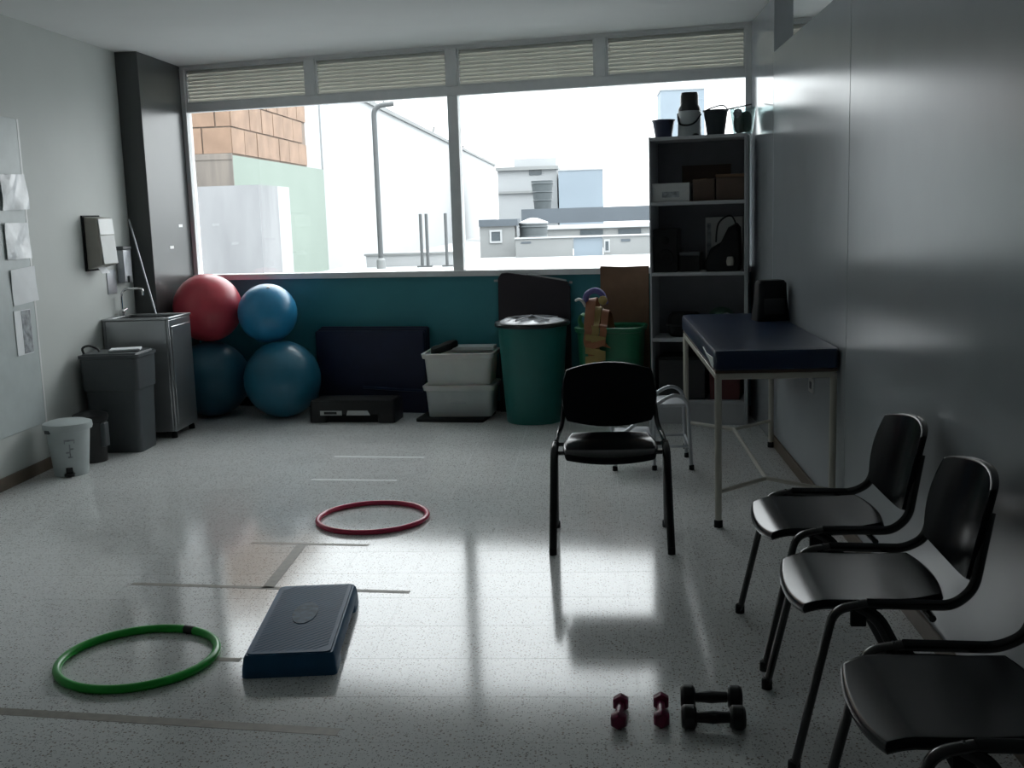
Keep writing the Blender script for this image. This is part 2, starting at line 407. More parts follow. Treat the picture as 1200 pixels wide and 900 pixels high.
# ------------------------------------------------------------------ outside
slab = struct(MB().box(-5, 45, 9.6, 60, -.1, .58).obj('roof_terrace', M['roofslab']), 'pale flat roof terrace outside')
nb = thing('brick_building', 'half-built house of orange clay blocks above pale green render outside the window', 'building', (-5, 15.3, 0))
MB().box(-5, 0, 0, 5.3, -3, 2.46).obj('green_wall', M['greenwall'], nb)
MB().box(-5, -.02, .02, 4.15, 2.46, 4.4).obj('mortar_core', M['mortar'], nb)
MB().box(-5, .0, -.04, 0, 2.40, 2.485).obj('ledge', M['beam'], nb)
MB().box(-5, -.0, -.03, 0, 1.9, 2.40).obj('concrete_beam', M['beam'], nb)
MB().box(-5, -.03, 4.17, 5.28, 2.46, 4.4).obj('upper_wall', M['whitewall'], nb)
for r in range(5):
    z = 2.49+r*.372
    for k in range(7):                  # the face that looks along the street
        y0 = .025+k*.595-(.3 if r % 2 else 0)
        y1 = y0+.57
        y0, y1 = max(y0, .025), min(y1, 4.14)
        o = MB().box(-.12, random.uniform(-.004, .008), y0, y1, 0, .35).obj('brick', M['brick'], nb, loc=(0, 0, z), smooth=False)
    for k in range(6):                  # the face turned to the window
        x1 = -.01-k*.42+(.2 if r % 2 else 0); x0 = x1-.40; x1 = min(x1, -.01)
        MB().box(x0, x1, random.uniform(-.008, .004), .12, 0, .35).obj('brick', M['brick'], nb, loc=(0, 0, z), smooth=False)
gw = thing('boundary_wall', 'low grey rain-stained wall in front of the green house outside', 'wall', (-4.2, 13.8, 0))
MB().box(-5, 0, 0, .85, -2, 1.985).obj('wall_body', M['greywall'], gw)
MB().box(-.12, .0, .85, 1.42, -2, 1.985).obj('wall_return', M['whitewall'], gw)
ww = thing('white_building', 'long white building running away along the street outside', 'building', (-5, 20.6, 0))
MB().box(-5, 0, 0, 38, -3, 4.1).obj('long_wall', M['whitewall'], ww)
MB().box(-.2, .06, .01, 38, 4.1, 4.2).obj('coping', M['fargrey'], ww)
for k in range(7):
    t = MB()
    t.tube([(-.1, 0, 4.1), (-.1+random.uniform(-.1,.1), random.uniform(-.2,.2), 4.1+random.uniform(.15,.35))], .03, 5)
    t.obj('roof_stub', M['pipe'], ww, loc=(0, 7+k*4.3, 0))
vp = thing('vent_pipe', 'tall bent grey vent pipe rising before the white building', 'pipe', (-3.97, 20.5, .58))
MB().tube(fillet([(0,0,0),(0,0,3.0),(.38,0,3.03)], .28, 6), .048, 10).obj('pipe', M['pipe'], vp)
MB().lathe([(.085,0),(.085,.16),(.05,.2)], 14).obj('collar', M['fargrey'], vp)
for x, lab in ((-3.15, 'pair'), (-2.675, 'single')):
    t = thing('steel_post', 'twin thin steel posts standing on the terrace left of the middle mullion' if lab == 'pair' else 'thin steel post on the terrace right behind the middle mullion', 'post', (x, 20.6, .58))
    MB().tube([(-.05,0,0),(-.05,0,1.0)], .03, 8).obj('upright', M['pipe'], t)
    if lab == 'pair': MB().tube([(.06,0,0),(.06,0,1.0)], .03, 8).obj('upright', M['pipe'], t)
    MB().box(-.14,.14,-.08,.08,0,.03).obj('base_plate', M['pipe'], t)
kb = thing('roof_kerb', 'low white parapet at the foot of the vent pipe outside', 'kerb', (-4.4, 21.2, .58))
MB().box(0, 1.9, 0, .18, 0, .22).obj('kerb_wall', M['whitewall'], kb); MB().box(-.03, 1.93, -.03, .21, .22, .26).obj('coping', M['fargrey'], kb)
# far roofs to the right
sh = thing('roof_hut', 'small grey rooftop hut with one framed window outside', 'hut', (-2.09, 24.5, .58))
MB().box(-.39,.39,0,.8,0,.69).obj('hut_wall', M['fargrey'], sh); MB().box(-.40,.47,-.06,.86,.69,.84).obj('hut_roof', M['farroof'], sh)
wf = MB(); wf.box(-.17,.11,-.03,0,.32,.36); wf.box(-.17,.11,-.03,0,.57,.61); wf.box(-.17,-.13,-.03,0,.36,.57); wf.box(.07,.11,-.03,0,.36,.57)
fr = wf.obj('window', M['whitewall'], sh); MB().box(-.13,.07,-.012,0,.36,.57).obj('window_glass', M['darkglass'], fr)
lw = thing('parapet_wall', 'long pale parapet wall with a grey door on the terrace outside', 'wall', (-1.65, 24, .58))
MB().box(0,1.25,0,.2,0,.40).obj('wall_section', M['fargrey'], lw); MB().box(1.27,1.9,.03,.2,0,.39).obj('grey_section', M['farblue'], lw); MB().box(1.92,6,0,.2,0,.40).obj('wall_section', M['fargrey'], lw)
MB().box(-.02,6,-.03,.23,.40,.43).obj('coping', M['whitewall'], lw)
MB().box(1.93,2.06,-.02,0,.06,.34).obj('vent_frame', M['whitewall'], lw); MB().box(1.96,2.03,-.03,-.02,.1,.3).obj('vent_slot', M['darkglass'], lw)
MB().box(.12,.34,-.01,0,.30,.34).obj('plaque', M['farroof'], lw); MB().box(2.3,2.5,-.01,0,.28,.34).obj('plaque', M['farroof'], lw)
def tank(name, label, loc, r0, r1, hh, lid):
    t = thing(name, label, 'water tank', loc)
    MB().lathe([(r0,0),(r0*.99+.01,hh*.1),(r1,hh)], 20).obj('tank_body', M['tankgrey'], t)
    for q in (.3,.6,.9): MB().lathe([(r0+(r1-r0)*q+.0,hh*q-.02),(r0+(r1-r0)*q+.025,hh*q),(r0+(r1-r0)*q,hh*q+.02)], 20).obj('hoop_rib', M['tankgrey'], t)
    if lid: MB().lathe([(r1*1.05,hh),(r1*1.05,hh+.03),(.1,hh+.12),(.02,hh+.13)], 20).obj('lid', M['whitewall'], t)
tank('water_tank', 'squat grey water tank with a white lid on the terrace outside', (-1.3, 25, .58), .30, .32, .72, True)
mr_ = thing('flat_roof_block', 'long dark grey flat roof band above white fascia outside', 'building', (-1.88, 30, 0))
MB().box(0,9,0,4,1.25,1.65).obj('roof_band', M['farroof'], mr_); MB().box(.6,9,-1.0,0,1.10,1.2).obj('fascia', M['whitewall'], mr_); MB().box(.6,9,-.9,3.5,-1,1.1).obj('wall_body', M['fargrey'], mr_)
for k in range(3): MB().box(1.6+k*1.0,2.2+k*1.0,-.93,-.9,.93,1.06).obj('window', M['darkglass'], mr_)
tank('water_tank', 'tall tapered dark water tank on the far roof outside', (-1.42, 33.0, 1.66), .25, .33, .83, False)
fh = thing('white_house', 'distant white house with a stepped roof outside the window', 'house', (-2.28, 40, 0))
MB().box(-1.05,1.1,0,5,-2,3.1).obj('house_wall', M['farwhite'], fh); MB().box(-1.1,1.15,-.15,5.1,3.1,3.22).obj('eaves', M['fargrey'], fh); MB().box(-.5,1.05,.8,4,3.22,3.55).obj('roof', M['farwhite'], fh)
MB().box(-1.02,.3,-.1,0,2.28,2.36).obj('string_course', M['fargrey'], fh); MB().box(.1,.55,-.04,0,2.92,3.1).obj('window', M['darkglass'], fh)
fb = thing('blue_grey_building', 'distant plain pale blue-grey building block outside', 'building', (-.27, 38, 0))
MB().box(-.80,.72,0,5,-2,2.95).obj('block_wall', M['farblue'], fb); MB().box(-.82,.74,-.02,5.02,2.95,3.0).obj('roof_edge', M['farwhite'], fb)
ft = thing('tower_block', 'pale blue tower far off behind the flask', 'building', (5.0, 60, 0))
MB().box(-1.15,1.15,0,3,-2,7.8).obj('tower_wall', M['farblue'], ft); MB().box(-1.18,1.18,-.04,3.04,7.8,7.9).obj('roof_edge', M['farwhite'], ft)
struct(MB().box(-160, 160, 9.3, 300, -3.2, -3.0).obj('ground', M['fargrey']), 'ground outside')
# ------------------------------------------------------------------ left wall
bd = thing('notice_board', 'tall pale notice panel fixed to the left wall', 'notice board', (XL+.002, 6.0, .7))
MB().box(0, .005, -.6, .545, -.4, 1.47).obj('board', M['whitebin'], bd, bevel=.003)
MB().box(.005, .0065, .525, .545, -.4, 1.47).obj('edge_trim', M['white'], bd)
def sheet(name, label, cat, y, z, w, hh, m_, rot=0, wob=.012, grp=None):
    n, q = 10, 12; v = []; f = []
    rr = random.Random(int(z*100)); ph = [rr.uniform(0, 6) for _ in range(4)]
    for side in (0, 1):
        for j in range(q+1):
            for i in range(n+1):
                a, b = i/n-.5, j/q-.5
                x = .0095+side*.003+wob*(.5+.3*math.sin(4*a+3*b+ph[0])+.3*math.sin(7*a-5*b+ph[1]))
                v.append((x, a*w, b*hh))
    N = (n+1)*(q+1)
    for j in range(q):
        for i in range(n):
            k = j*(n+1)+i; f.append((k, k+1, k+n+2, k+n+1)); f.append((N+k, N+k+n+1, N+k+n+2, N+k+1))
    rim = list(range(n+1))+[j*(n+1)+n for j in range(1, q+1)]+[q*(n+1)+i for i in range(n-1, -1, -1)]+[j*(n+1) for j in range(q-1, 0, -1)]
    for a, b in zip(rim, rim[1:]+rim[:1]): f.append((a, b, N+b, N+a))
    return tag(mesh_obj(name, v, f, m_, loc=(XL, y, z), rot=(rot, 0, 0), ang=60), label, cat, grp)
sheet('plastic_sleeve', 'crumpled clear plastic sleeve at the top of the notice panel', 'sleeve', 6.40, 1.73, .30, .21, M['plastic_sleeve'], .03, .02)
sheet('paper_sheet', 'white paper in a sleeve in the middle of the notice panel', 'paper', 6.39, 1.44, .28, .215, M['plastic_sleeve'], 0, .012)
sheet('paper_sheet', 'bright white paper hanging askew lowest of the three white sheets', 'paper', 6.42, 1.17, .29, .215, M['paper'], .05, .006)
st = thing('printed_strip', 'narrow grey printed strip below the white sheets on the left wall', 'poster', (XL+.009, 6.37, .89))
MB().box(0, .003, -.10, .09, -.135, .135).obj('backing', M['paper'], st); MB().box(.003, .0045, -.02, .085, -.13, .13).obj('print', M['printgrey'], st)
td = thing('towel_dispenser', 'white-fronted paper towel dispenser on the left wall', 'dispenser', (XL, 7.40, 1.22))
MB().box(0, .012, -.135, .135, -.01, .37).obj('back_plate', M['rubber'], td, bevel=.003)
MB().add([(.012,-.12,.0),(.125,-.12,.03),(.105,-.12,.35),(.012,-.12,.36),(.012,.12,.0),(.125,.12,.03),(.105,.12,.35),(.012,.12,.36)],
         [(0,1,2,3),(7,6,5,4),(0,4,5,1),(1,5,6,2),(2,6,7,3),(3,7,4,0)]).obj('housing', M['beige'], td, bevel=.008)
MB().add([(.126,-.112,.035),(.126,.112,.035),(.112,.112,.23),(.112,-.112,.23),(.131,-.112,.035),(.131,.112,.035),(.117,.112,.23),(.117,-.112,.23)],
         [(0,1,2,3),(7,6,5,4),(0,4,5,1),(1,5,6,2),(2,6,7,3),(3,7,4,0)]).obj('lower_cover', M['ltgrey'], td, bevel=.003)
MB().add([(.114,-.112,.235),(.114,.112,.235),(.107,.112,.345),(.107,-.112,.345),(.119,-.112,.235),(.119,.112,.235),(.112,.112,.345),(.112,-.112,.345)],
         [(0,1,2,3),(7,6,5,4),(0,4,5,1),(1,5,6,2),(2,6,7,3),(3,7,4,0)]).obj('upper_cover', M['white'], td, bevel=.003)
MB().add([(.05,-.06,.02),(.05,.06,.02),(.085,.06,-.03),(.085,-.06,-.03),(.052,-.06,.02),(.052,.06,.02),(.087,.06,-.03),(.087,-.06,-.03)],
         [(0,1,2,3),(7,6,5,4),(0,4,5,1),(1,5,6,2),(2,6,7,3),(3,7,4,0)]).obj('paper_towel', M['paper'], td)
sd = thing('soap_dispenser', 'grey soap dispenser between the towel dispenser and the dark column', 'dispenser', (XL, 7.83, 1.10))
MB().box(0,.06,-.07,.07,0,.24).obj('housing', M['greytube'], sd, bevel=.01); MB().box(0,.065,-.075,.075,.24,.265).obj('lid', M['greybin'], sd, bevel=.006); MB().box(.02,.075,-.02,.02,.0,.05).obj('push_lever', M['greybin'], sd, bevel=.004)
np_ = MB().box(0,.006,-.075,.075,0,.17).obj('notice_card', M['greytube'], loc=(XL, 7.66, 1.03), bevel=.001); tag(np_, 'small grey card under the towel dispenser', 'card')
for q, (y, z, lab) in enumerate(((8.64, 1.50, 'upper small white sticker on the dark column, nearer the window'), (8.42, 1.335, 'lower small white sticker on the dark column, further from the window'))):
    tag(MB().box(0, .002, -.04, .04, -.011, .011).obj('sticker', M['white'], loc=(-3.29, y, z)), lab, 'sticker', 'stickers on the dark column')

# sink
sk = thing('utility_sink', 'stainless steel utility sink cabinet between grey bin and dark column', 'sink', (-3.205, 7.66, 0))
b = MB()
b.box(-.245,-.225,-.23,.19,.05,.85); b.box(.215,.235,-.23,.19,.05,.85); b.box(-.225,.215,-.23,-.21,.05,.85); b.box(-.225,.215,.17,.19,.05,.85); b.box(-.225,.215,-.21,.17,.55,.57)
b.obj('cabinet', M['steel'], sk, bevel=.006)
rim = MB(); rim.box(-.25,-.19,-.235,.195,.85,.865); rim.box(.205,.24,-.235,.195,.85,.865); rim.box(-.19,.205,-.235,-.19,.85,.865); rim.box(-.19,.205,.15,.195,.85,.865)
rim.obj('rim', M['steel'], sk, bevel=.003)
MB().box(.236,.242,-.20,.16,.10,.80).obj('door', M['steel'], sk, bevel=.003)
for x in (-.21,.2):
    for y in (-.19,.15): MB().lathe([(.022,0),(.022,.02),(.014,.05)], 12, (x,y,0)).obj('foot', M['rubber'], sk)
fc = MB().tube(fillet([(-.215,.05,.865),(-.215,.05,1.06),(-.05,.05,1.06),(-.05,.05,1.01)], .07, 8), .008, 10).obj('faucet', M['chrome'], sk)
MB().lathe([(.022,.865),(.022,.9),(.012,.91)], 14, (-.215,.05,0)).obj('faucet_base', M['chrome'], fc)
MB().tube([(-.215,.07,.9),(-.215,.13,.91)], .008, 8).obj('tap_lever', M['chrome'], fc)
tag(MB().tube([(-3.13,7.76,.58),(-3.28,7.87,1.07),(-3.43,7.98,1.56)], .007, 8).obj('metal_rod', M['greytube']), 'thin pale rod standing in the sink and leaning on the wall', 'rod')

# grey bin
gb = thing('grey_trash_bin', 'tall rectangular dark grey trash bin beside the sink', 'trash bin', (-3.215, 7.115, 0))
b = MB(); b.rings([rr3(.34,.27,.03,0), rr3(.365,.30,.03,.42), rr3(.385,.32,.03,.43), rr3(.395,.33,.03,.64), rr3(.415,.35,.035,.645), rr3(.415,.35,.035,.665), rr3(.39,.325,.03,.665), rr3(.37,.30,.03,.60)])
b.obj('bin_body', M['greybin'], gb)
MB().rings([rr3(.385,.32,.03,.655), rr3(.37,.30,.03,.675), rr3(.10,.10,.03,.68)]).obj('lid', M['greybin'], gb)
MB().tube(smooth_path([(-.17,-.12,.66),(-.18,-.13,.71),(-.15,-.10,.725),(-.11,-.06,.70),(-.10,-.05,.67)], 5), .008, 8).obj('handle', M['black'], gb)
tag(MB().box(-.10,.10,-.07,.07,0,.014).obj('folded_papers', M['paper'], loc=(-3.15,7.10,.681), rot=(0,0,.3), bevel=.004), 'folded white papers lying on the grey trash bin', 'papers')
# black bin
bb = thing('black_bin', 'small black bin between the white pedal bin and the grey bin', 'trash bin', (-3.265, 6.74, 0))
MB().lathe([(.085,0),(.10,.26),(.108,.27),(.108,.285)], 24).obj('bin_body', M['black'], bb)
MB().lathe([(.112,.285),(.11,.31),(.06,.33),(.01,.335)], 24).obj('lid', M['black'], bb)
MB().box(.075,.112,-.05,.02,.10,.26).obj('label_sticker', M['greybin'], bb, bevel=.01)
# white pedal bin
wb_ = thing('pedal_bin', 'small white pedal bin with a printed mark at the left wall', 'trash bin', (-3.245, 6.39, 0))
MB().lathe([(.098,0),(.102,.01),(.128,.285),(.128,.29)], 32).obj('bin_body', M['whitebin'], wb_)
MB().lathe([(.142,.285),(.146,.30),(.143,.325),(.11,.337),(.01,.343)], 32).obj('lid', M['whitebin'], wb_)
MB().box(-.03,.03,-.125,-.09,.008,.024).obj('pedal', M['black'], wb_, rot=(0,0,.35), bevel=.004); MB().box(-.02,.02,-.108,-.09,.024,.06).obj('pedal_housing', M['black'], wb_, rot=(0,0,.35), bevel=.003)
MB().box(-.02,.02,-.15,-.135,.275,.297).obj('lid_hinge', M['greybin'], wb_, rot=(0,0,-.5), bevel=.003)
def patch(mb, a0, a1, z0, z1, n=4):
    ring = lambda z, o: [((.1+.030*(z/.29)+o)*math.cos(a0+(a1-a0)*i/n), (.1+.030*(z/.29)+o)*math.sin(a0+(a1-a0)*i/n), z) for i in range(n+1)]
    r = ring(z0, .001)+ring(z1, .001); mb.add(r, [(i, i+1, n+2+i, n+1+i) for i in range(n)])
pm = MB()
for (a0, a1, z0, z1) in ((-1.35,-.85,.225,.235),(-1.35,-1.30,.21,.225),(-.9,-.85,.21,.225),(-1.13,-1.07,.13,.205),(-1.3,-1.13,.15,.16),(-1.07,-.92,.17,.18),(-1.22,-.98,.12,.13)): patch(pm, a0, a1, z0, z1)
pm.obj('printed_mark', M['printgrey'], wb_)

# ------------------------------------------------------------------ exercise balls
def ball(name, label, loc, r, m_, plug):
    t = thing(name, label, 'exercise ball', (loc[0], loc[1], loc[2]-r), 0, 'exercise balls by the window')
    b = MB(); n, q = 48, 32; rs = []
    for j in range(1, q):
        a = PI*j/q; rr = r*(1+.0025*math.cos(26*a))
        rs.append([(rr*math.sin(a)*math.cos(2*PI*i/n), rr*math.sin(a)*math.sin(2*PI*i/n), r-rr*math.cos(a)) for i in range(n)])
    b.rings(rs); o = b.obj('ball_skin', m_, t, ang=60)
    d = Vector(plug).normalized(); p = MB().lathe([(.014,-.004),(.014,.002),(.009,.004)], 12).obj('plug', M['white'], t, loc=d*(r*.998)+Vector((0,0,r)))
    p.rotation_euler = d.to_track_quat('Z', 'Y').to_euler()
    return t
ball('exercise_ball', 'red exercise ball on top of the stack by the dark column', (-3.015, 8.36, .857), .266, M['red'], (.3,.8,-.2))
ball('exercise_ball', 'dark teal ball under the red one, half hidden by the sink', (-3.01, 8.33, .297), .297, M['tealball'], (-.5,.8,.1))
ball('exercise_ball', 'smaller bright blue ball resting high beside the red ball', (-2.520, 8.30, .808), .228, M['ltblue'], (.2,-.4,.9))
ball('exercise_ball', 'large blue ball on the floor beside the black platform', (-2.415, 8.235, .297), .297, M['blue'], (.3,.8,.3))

# mats, black platform
mt = thing('folded_mat', 'navy folding exercise mat standing upright against the teal wall', 'exercise mat', BW(-1.75, .03), A)
for k in range(3):
    MB().rings([rr3(.90,.04,.012,0,3), rr3(.92,.042,.012,.01,3), rr3(.92,.042,.012,.655-k*.012,3), rr3(.90,.036,.012,.665-k*.012,3)]).obj('mat_panel', M['navymat'], mt, loc=(0, -.027-k*.046, 0))
MB().tube([(-.06,-.155,.20),(.25,-.16,.185),(.44,-.16,.18)], .012, 6).obj('strap', M['navy'], mt)
def step(name, label, loc, rz, w, l, hh, body, top, tape=.012):
    t = thing(name, label, 'aerobic step', loc, rz)
    k = .62*hh
    MB().rings([rr3(w,l,.02,hh-k), rr3(w-.01,l-.01,.02,hh-.015), rr3(w-.022,l-.022,.02,hh-.004), rr3(w-.04,l-.04,.02,hh-.004)]).obj('deck', body, t)
    MB().rings([rr3(w-.035,l-.035,.018,hh-.004), rr3(w-.037,l-.037,.018,hh)]).obj('top_mat', top, t)
    for s in (-1,1):
        MB().rings([rr3(w+.004,l*.2,.02,0,cy_=s*l*.4), rr3(w,l*.2,.02,hh-k,cy_=s*l*.4)]).obj('foot', body, t)
    MB().box(-w/2+.02,w/2-.02,-l*.32,l*.32,.003,hh-k).obj('under_rib', M['rubber'], t)
    return t
bp = step('aerobic_step', 'black step platform with two pale prints below the navy mat', (-1.80, 8.04, 0), -.09+PI/2, .26, .66, .17, M['black'], M['rubber'])
l1 = MB(); l1.box(.1325,.134,-.245,-.215,.058,.093); l1.box(.1325,.134,-.115,-.075,.058,.093); l1.box(.1325,.134,-.245,-.075,.058,.066); l1.box(.1325,.134,-.215,-.115,.086,.093)
# step local -x faces the room after the quarter turn, so the prints sit on the -x side
def flipx(mb): mb.v = [Vector((-p.x, -p.y, p.z)) for p in mb.v]; return mb
flipx(l1).obj('print', M['ltgrey'], bp)
l2 = MB().add([(.1325,-.04,.058),(.1325,.145,.058),(.1325,.125,.095),(.1325,-.03,.095),(.134,-.04,.058),(.134,.145,.058),(.134,.125,.095),(.134,-.03,.095)], [(0,1,2,3),(7,6,5,4),(0,4,5,1),(1,5,6,2),(2,6,7,3),(3,7,4,0)])
flipx(l2).obj('print', M['ltgrey'], bp)
tag(MB().rings([rr3(.52,.42,.03,0), rr3(.52,.42,.03,.022), rr3(.50,.40,.03,.026)]).obj('black_layer', M['rubber'], loc=BW(-1.0,.31), rot=(0,0,A+.05)), 'thin flat black layer under the two storage boxes', 'mat')  # thin black slab forms the dark band under the boxes

# storage boxes
def storage_box(label, z):
    t = thing('storage_box', label, 'storage box', BW(-.955,.275,z), A+.14, 'cloudy storage boxes')
    b = MB(); b.rings([rr3(.47,.30,.03,0), rr3(.475,.305,.03,.005), rr3(.505,.335,.035,.195), rr3(.535,.36,.035,.20), rr3(.55,.375,.035,.235), rr3(.54,.365,.035,.238), rr3(.51,.34,.03,.236), rr3(.475,.305,.03,.02)], cap1=True)
    b.obj('box_body', M['cloudy'], t)
    return t
b1 = storage_box('lower of the two stacked cloudy white storage boxes', .027)
b2 = storage_box('upper cloudy white storage box with a black cloth inside', .268)
MB().rings([rr3(.50,.33,.03,.232), rr3(.50,.33,.03,.239)]).obj('lid', M['cloudy'], b1)
MB().box(-.10,.245,.02,.17,.236,.265).obj('folded_flap', M['white'], b2, bevel=.006)
MB().box(-.06,.06,-.187,-.183,.10,.115).obj('grip', M['ltgrey'], b1, bevel=.004)
cl = MB(); cl.slab(rrect(.18,.20,.05,4), .05, lambda a,b,t: (a,b,t+.02*math.sin(22*a)+.015*math.cos(25*b)))
tag(cl.obj('black_cloth', M['rubber'], loc=BW(-1.085,.285,.53), rot=(0,0,A)), 'crumpled black cloth in the upper storage box', 'cloth')

# green drum
gd = thing('green_drum', 'tall round green bin lined with a white bag', 'bin', BW(-.375,.355))
MB().lathe([(.20,0),(.205,.01),(.245,.60),(.252,.70),(.252,.715)], 40).obj('drum_body', M['greendrum'], gd)
MB().lathe([(.25,.70),(.272,.705),(.276,.72),(.27,.735),(.255,.74),(.235,.735)], 40, cap0=False, cap1=False).obj('rim', M['black'], gd)
b = MB(); n = 56; rs = []
for j in range(12):
    r = .242*(1-j/11.3); ring = []
    for i in range(n):
        a = 2*PI*i/n; wv = (math.sin(7*a)+.5*math.sin(13*a+1))*.012*math.sin(PI*min(1,j/7))
        ring.append((r*math.cos(a), r*math.sin(a), .735+.012*math.sin(j/11*PI*1.4)+wv))
    rs.append(ring)
b.rings(rs, cap0=False); b.obj('bag_liner', M['bag'], gd, ang=80)
b = MB()
for k in range(5):
    a = .4+k*1.25; b.tube([(.02*math.cos(a),.02*math.sin(a),.775),(.13*math.cos(a),.13*math.sin(a),.765),(.20*math.cos(a),.20*math.sin(a),.755)], [.012,.016,.010], 6, flat=.4)
b.obj('bag_folds', M['shelfback'], gd)
# dark board behind the drum
dbd = thing('dark_board', 'dark rounded board leaning on the teal wall behind the green bin', 'board', BW(-.44,.04), A)
def prism_y(outline, y0, y1):
    b = MB(); b.rings([[(x, y0, z) for x, z in outline], [(x, y1, z) for x, z in outline]]); return b
ol = [(-.29,.0),(.28,.0),(.285,.96),(.265,1.0),(.20,1.012),(-.20,1.075),(-.245,1.07),(-.275,1.03)]
prism_y(ol, -.02, 0).obj('board', M['maroon'], dbd, rot=(.0,0,0), bevel=.005)
MB().tube([(.255,-.010,1.008),(.20,-.010,1.018),(-.05,-.010,1.058)], .006, 6).obj('edge_strip', M['edge'], dbd)
MB().box(-.305,-.275,-.02,0,1.005,1.02).obj('hinge_tab', M['edge'], dbd); MB().box(.28,.30,-.02,0,.985,1.0).obj('hinge_tab', M['edge'], dbd)

# cardboard, tub and bands
tag(prism_y([(-.18,0),(.18,0),(.18,1.105),(-.02,1.10),(-.18,1.108)], -.03, 0).obj('cardboard_sheet', M['cardboard'], loc=BW(.253,.012), rot=(0,0,A), bevel=.003), 'brown cardboard sheet standing behind the green tub', 'cardboard')
tb = thing('green_tub', 'open rounded green plastic tub beside the shelf', 'tub', BW(.195,.275), A)
MB().rings([rr3(.40,.30,.08,0), rr3(.41,.31,.08,.02), rr3(.455,.37,.09,.655), rr3(.485,.40,.10,.66), rr3(.49,.405,.10,.685), rr3(.475,.39,.10,.695), rr3(.445,.36,.09,.685), rr3(.42,.33,.08,.35), rr3(.40,.31,.08,.05)]).obj('tub_body', M['greentub'], tb)
MB().tube([(x, y, .686) for x, y in rrect(.482,.397,.10,6)], .009, 8, closed=True).obj('tub_rim', M['greentub'], tb)
def ribbon(mb, pts, w, th=.004, wdir=(1,0,0)):
    P_ = [Vector(p) for p in pts]; wv = Vector(wdir).normalized()*w/2
    rs = []
    for i, p in enumerate(P_):
        t = (P_[min(i+1,len(P_)-1)]-P_[max(i-1,0)]).normalized(); nn = t.cross(wv).normalized()*th/2
        rs.append([p-wv-nn, p+wv-nn, p+wv+nn, p-wv+nn])
    mb.rings(rs); return mb
rb = thing('resistance_bands', 'bundle of orange, yellow and green bands hanging over the tub edge', 'bands', BW(.195,.275), A)
for k, (x, w, m_, drop, top) in enumerate(((-.12,.07,'orange',.50,.86),(-.075,.05,'yellow',.45,.80),(-.02,.05,'orange',.56,.78))):
    pts = [(x+.02,.02,.66),(x+.01,-.03,top),(x,-.10,top+.03),(x,-.17,top-.06),(x,-.215,.71),(x+.005,-.219,.68),(x-.005,-.212,.60),(x+.03,-.214,drop)]
    ribbon(MB(), smooth_path(pts,5), w, .008, (1,.1*k,.15-.2*k)).obj('band', M[m_], rb)
for k, (z, m_, tl) in enumerate(((.625,'yellow',.25),(.575,'orange',-.35),(.53,'yellow',.3),(.48,'yellow',-.2),(.43,'yellow',.25))):
    ribbon(MB(), [(-.145,-.222-.004*k,z+tl*.03),(-.08,-.228-.004*k,z),(.0,-.224-.004*k,z-tl*.06)], .045, .006, (0,.1,1)).obj('folded_loop', M[m_], rb)
ribbon(MB(), smooth_path([(-.16,-.10,.66),(-.20,-.14,.73),(-.18,-.16,.79),(-.12,-.15,.74),(-.15,-.13,.67)],5), .05, .008, (.2,1,.2)).obj('band', M['lime'], rb)
MB().tube(smooth_path([(-.17,-.10,.86),(-.145,-.12,.93),(-.09,-.13,.955),(-.04,-.12,.93),(-.02,-.10,.86)],6), .022, 10).obj('grip_loop', M['purple'], rb)
b = MB(); b.lathe([(.004,-.033),(.02,-.027),(.032,-.008),(.032,.01),(.02,.028),(.004,.033)], 16); b.obj('end_knob', M['yellow'], rb, loc=(-.03,-.14,.885))
MB().tube(smooth_path([(-.23,-.13,.885),(-.205,-.14,.895),(-.18,-.13,.88),(-.16,-.12,.84)],5), .010, 8).obj('cord', M['ltgrey'], rb)
# ------------------------------------------------------------------ shelf unit and what stands on it
SH = (.498, 1.155); shx = (SH[0]+SH[1])/2; SWD = SH[1]-SH[0]
su = thing('shelf_unit', 'tall grey open shelf unit in the right corner by the window', 'shelf', BW(shx,.20), A)
hw = SWD/2
for s in (-1,1): MB().box(s*hw-.012 if s > 0 else -hw, hw if s > 0 else -hw+.012, -.19, .17, 0, 2.0).obj('side_panel', M['shelfgrey'], su, bevel=.003)
MB().box(-hw+.012,hw-.012,.155,.165,.05,1.98).obj('back_panel', M['shelfback'], su)
SZ = [.16,.60,1.06,1.545]
for z in SZ+[1.985]: MB().box(-hw+.012,hw-.012,-.19,.155,z-.012,z+.012).obj('shelf_board', M['shelfgrey'], su, bevel=.003)
MB().box(-hw+.012,hw-.012,-.17,-.155,0,.148).obj('plinth', M['shelfgrey'], su)
MB().box(hw+.0,hw+.012,-.185,-.16,0,1.98).obj('front_post', M['shelfgrey'], su)
def onshelf(name, label, cat, m_, x, dy, z, w, d, hh, parts=None, bev=.006):
    t = thing(name, label, cat, BW(shx+x, .20-dy, z), A)
    MB().box(-w/2,w/2,-d/2,d/2,0,hh).obj('body', m_, t, bevel=bev)
    return t
T = .0125
t = onshelf('carton', 'white carton on the top inner shelf, left side', 'box', M['ltgrey'], -.185,-.03,1.545+T,.26,.24,.125); MB().box(-.131,.131,-.121,.121,.10,.128).obj('lid', M['ltgrey'], t, bevel=.003); MB().box(-.06,.06,-.1225,-.1205,.03,.07).obj('print', M['printgrey'], t)
t = onshelf('brown_carton', 'low brown carton beside the white carton on the shelf', 'box', M['brownbox'], .04,-.02,1.545+T,.15,.24,.15); MB().box(-.02,.02,-.122,.122,.148,.152).obj('tape_strip', M['cardboard'], t)
t = onshelf('brown_carton', 'wider brown carton at the right end of the upper shelf', 'box', M['brownbox'], .22,-.02,1.545+T,.19,.26,.155); MB().box(-.10,.09,-.11,.11,.155,.175).obj('flap', M['cardboard'], t, bevel=.002)
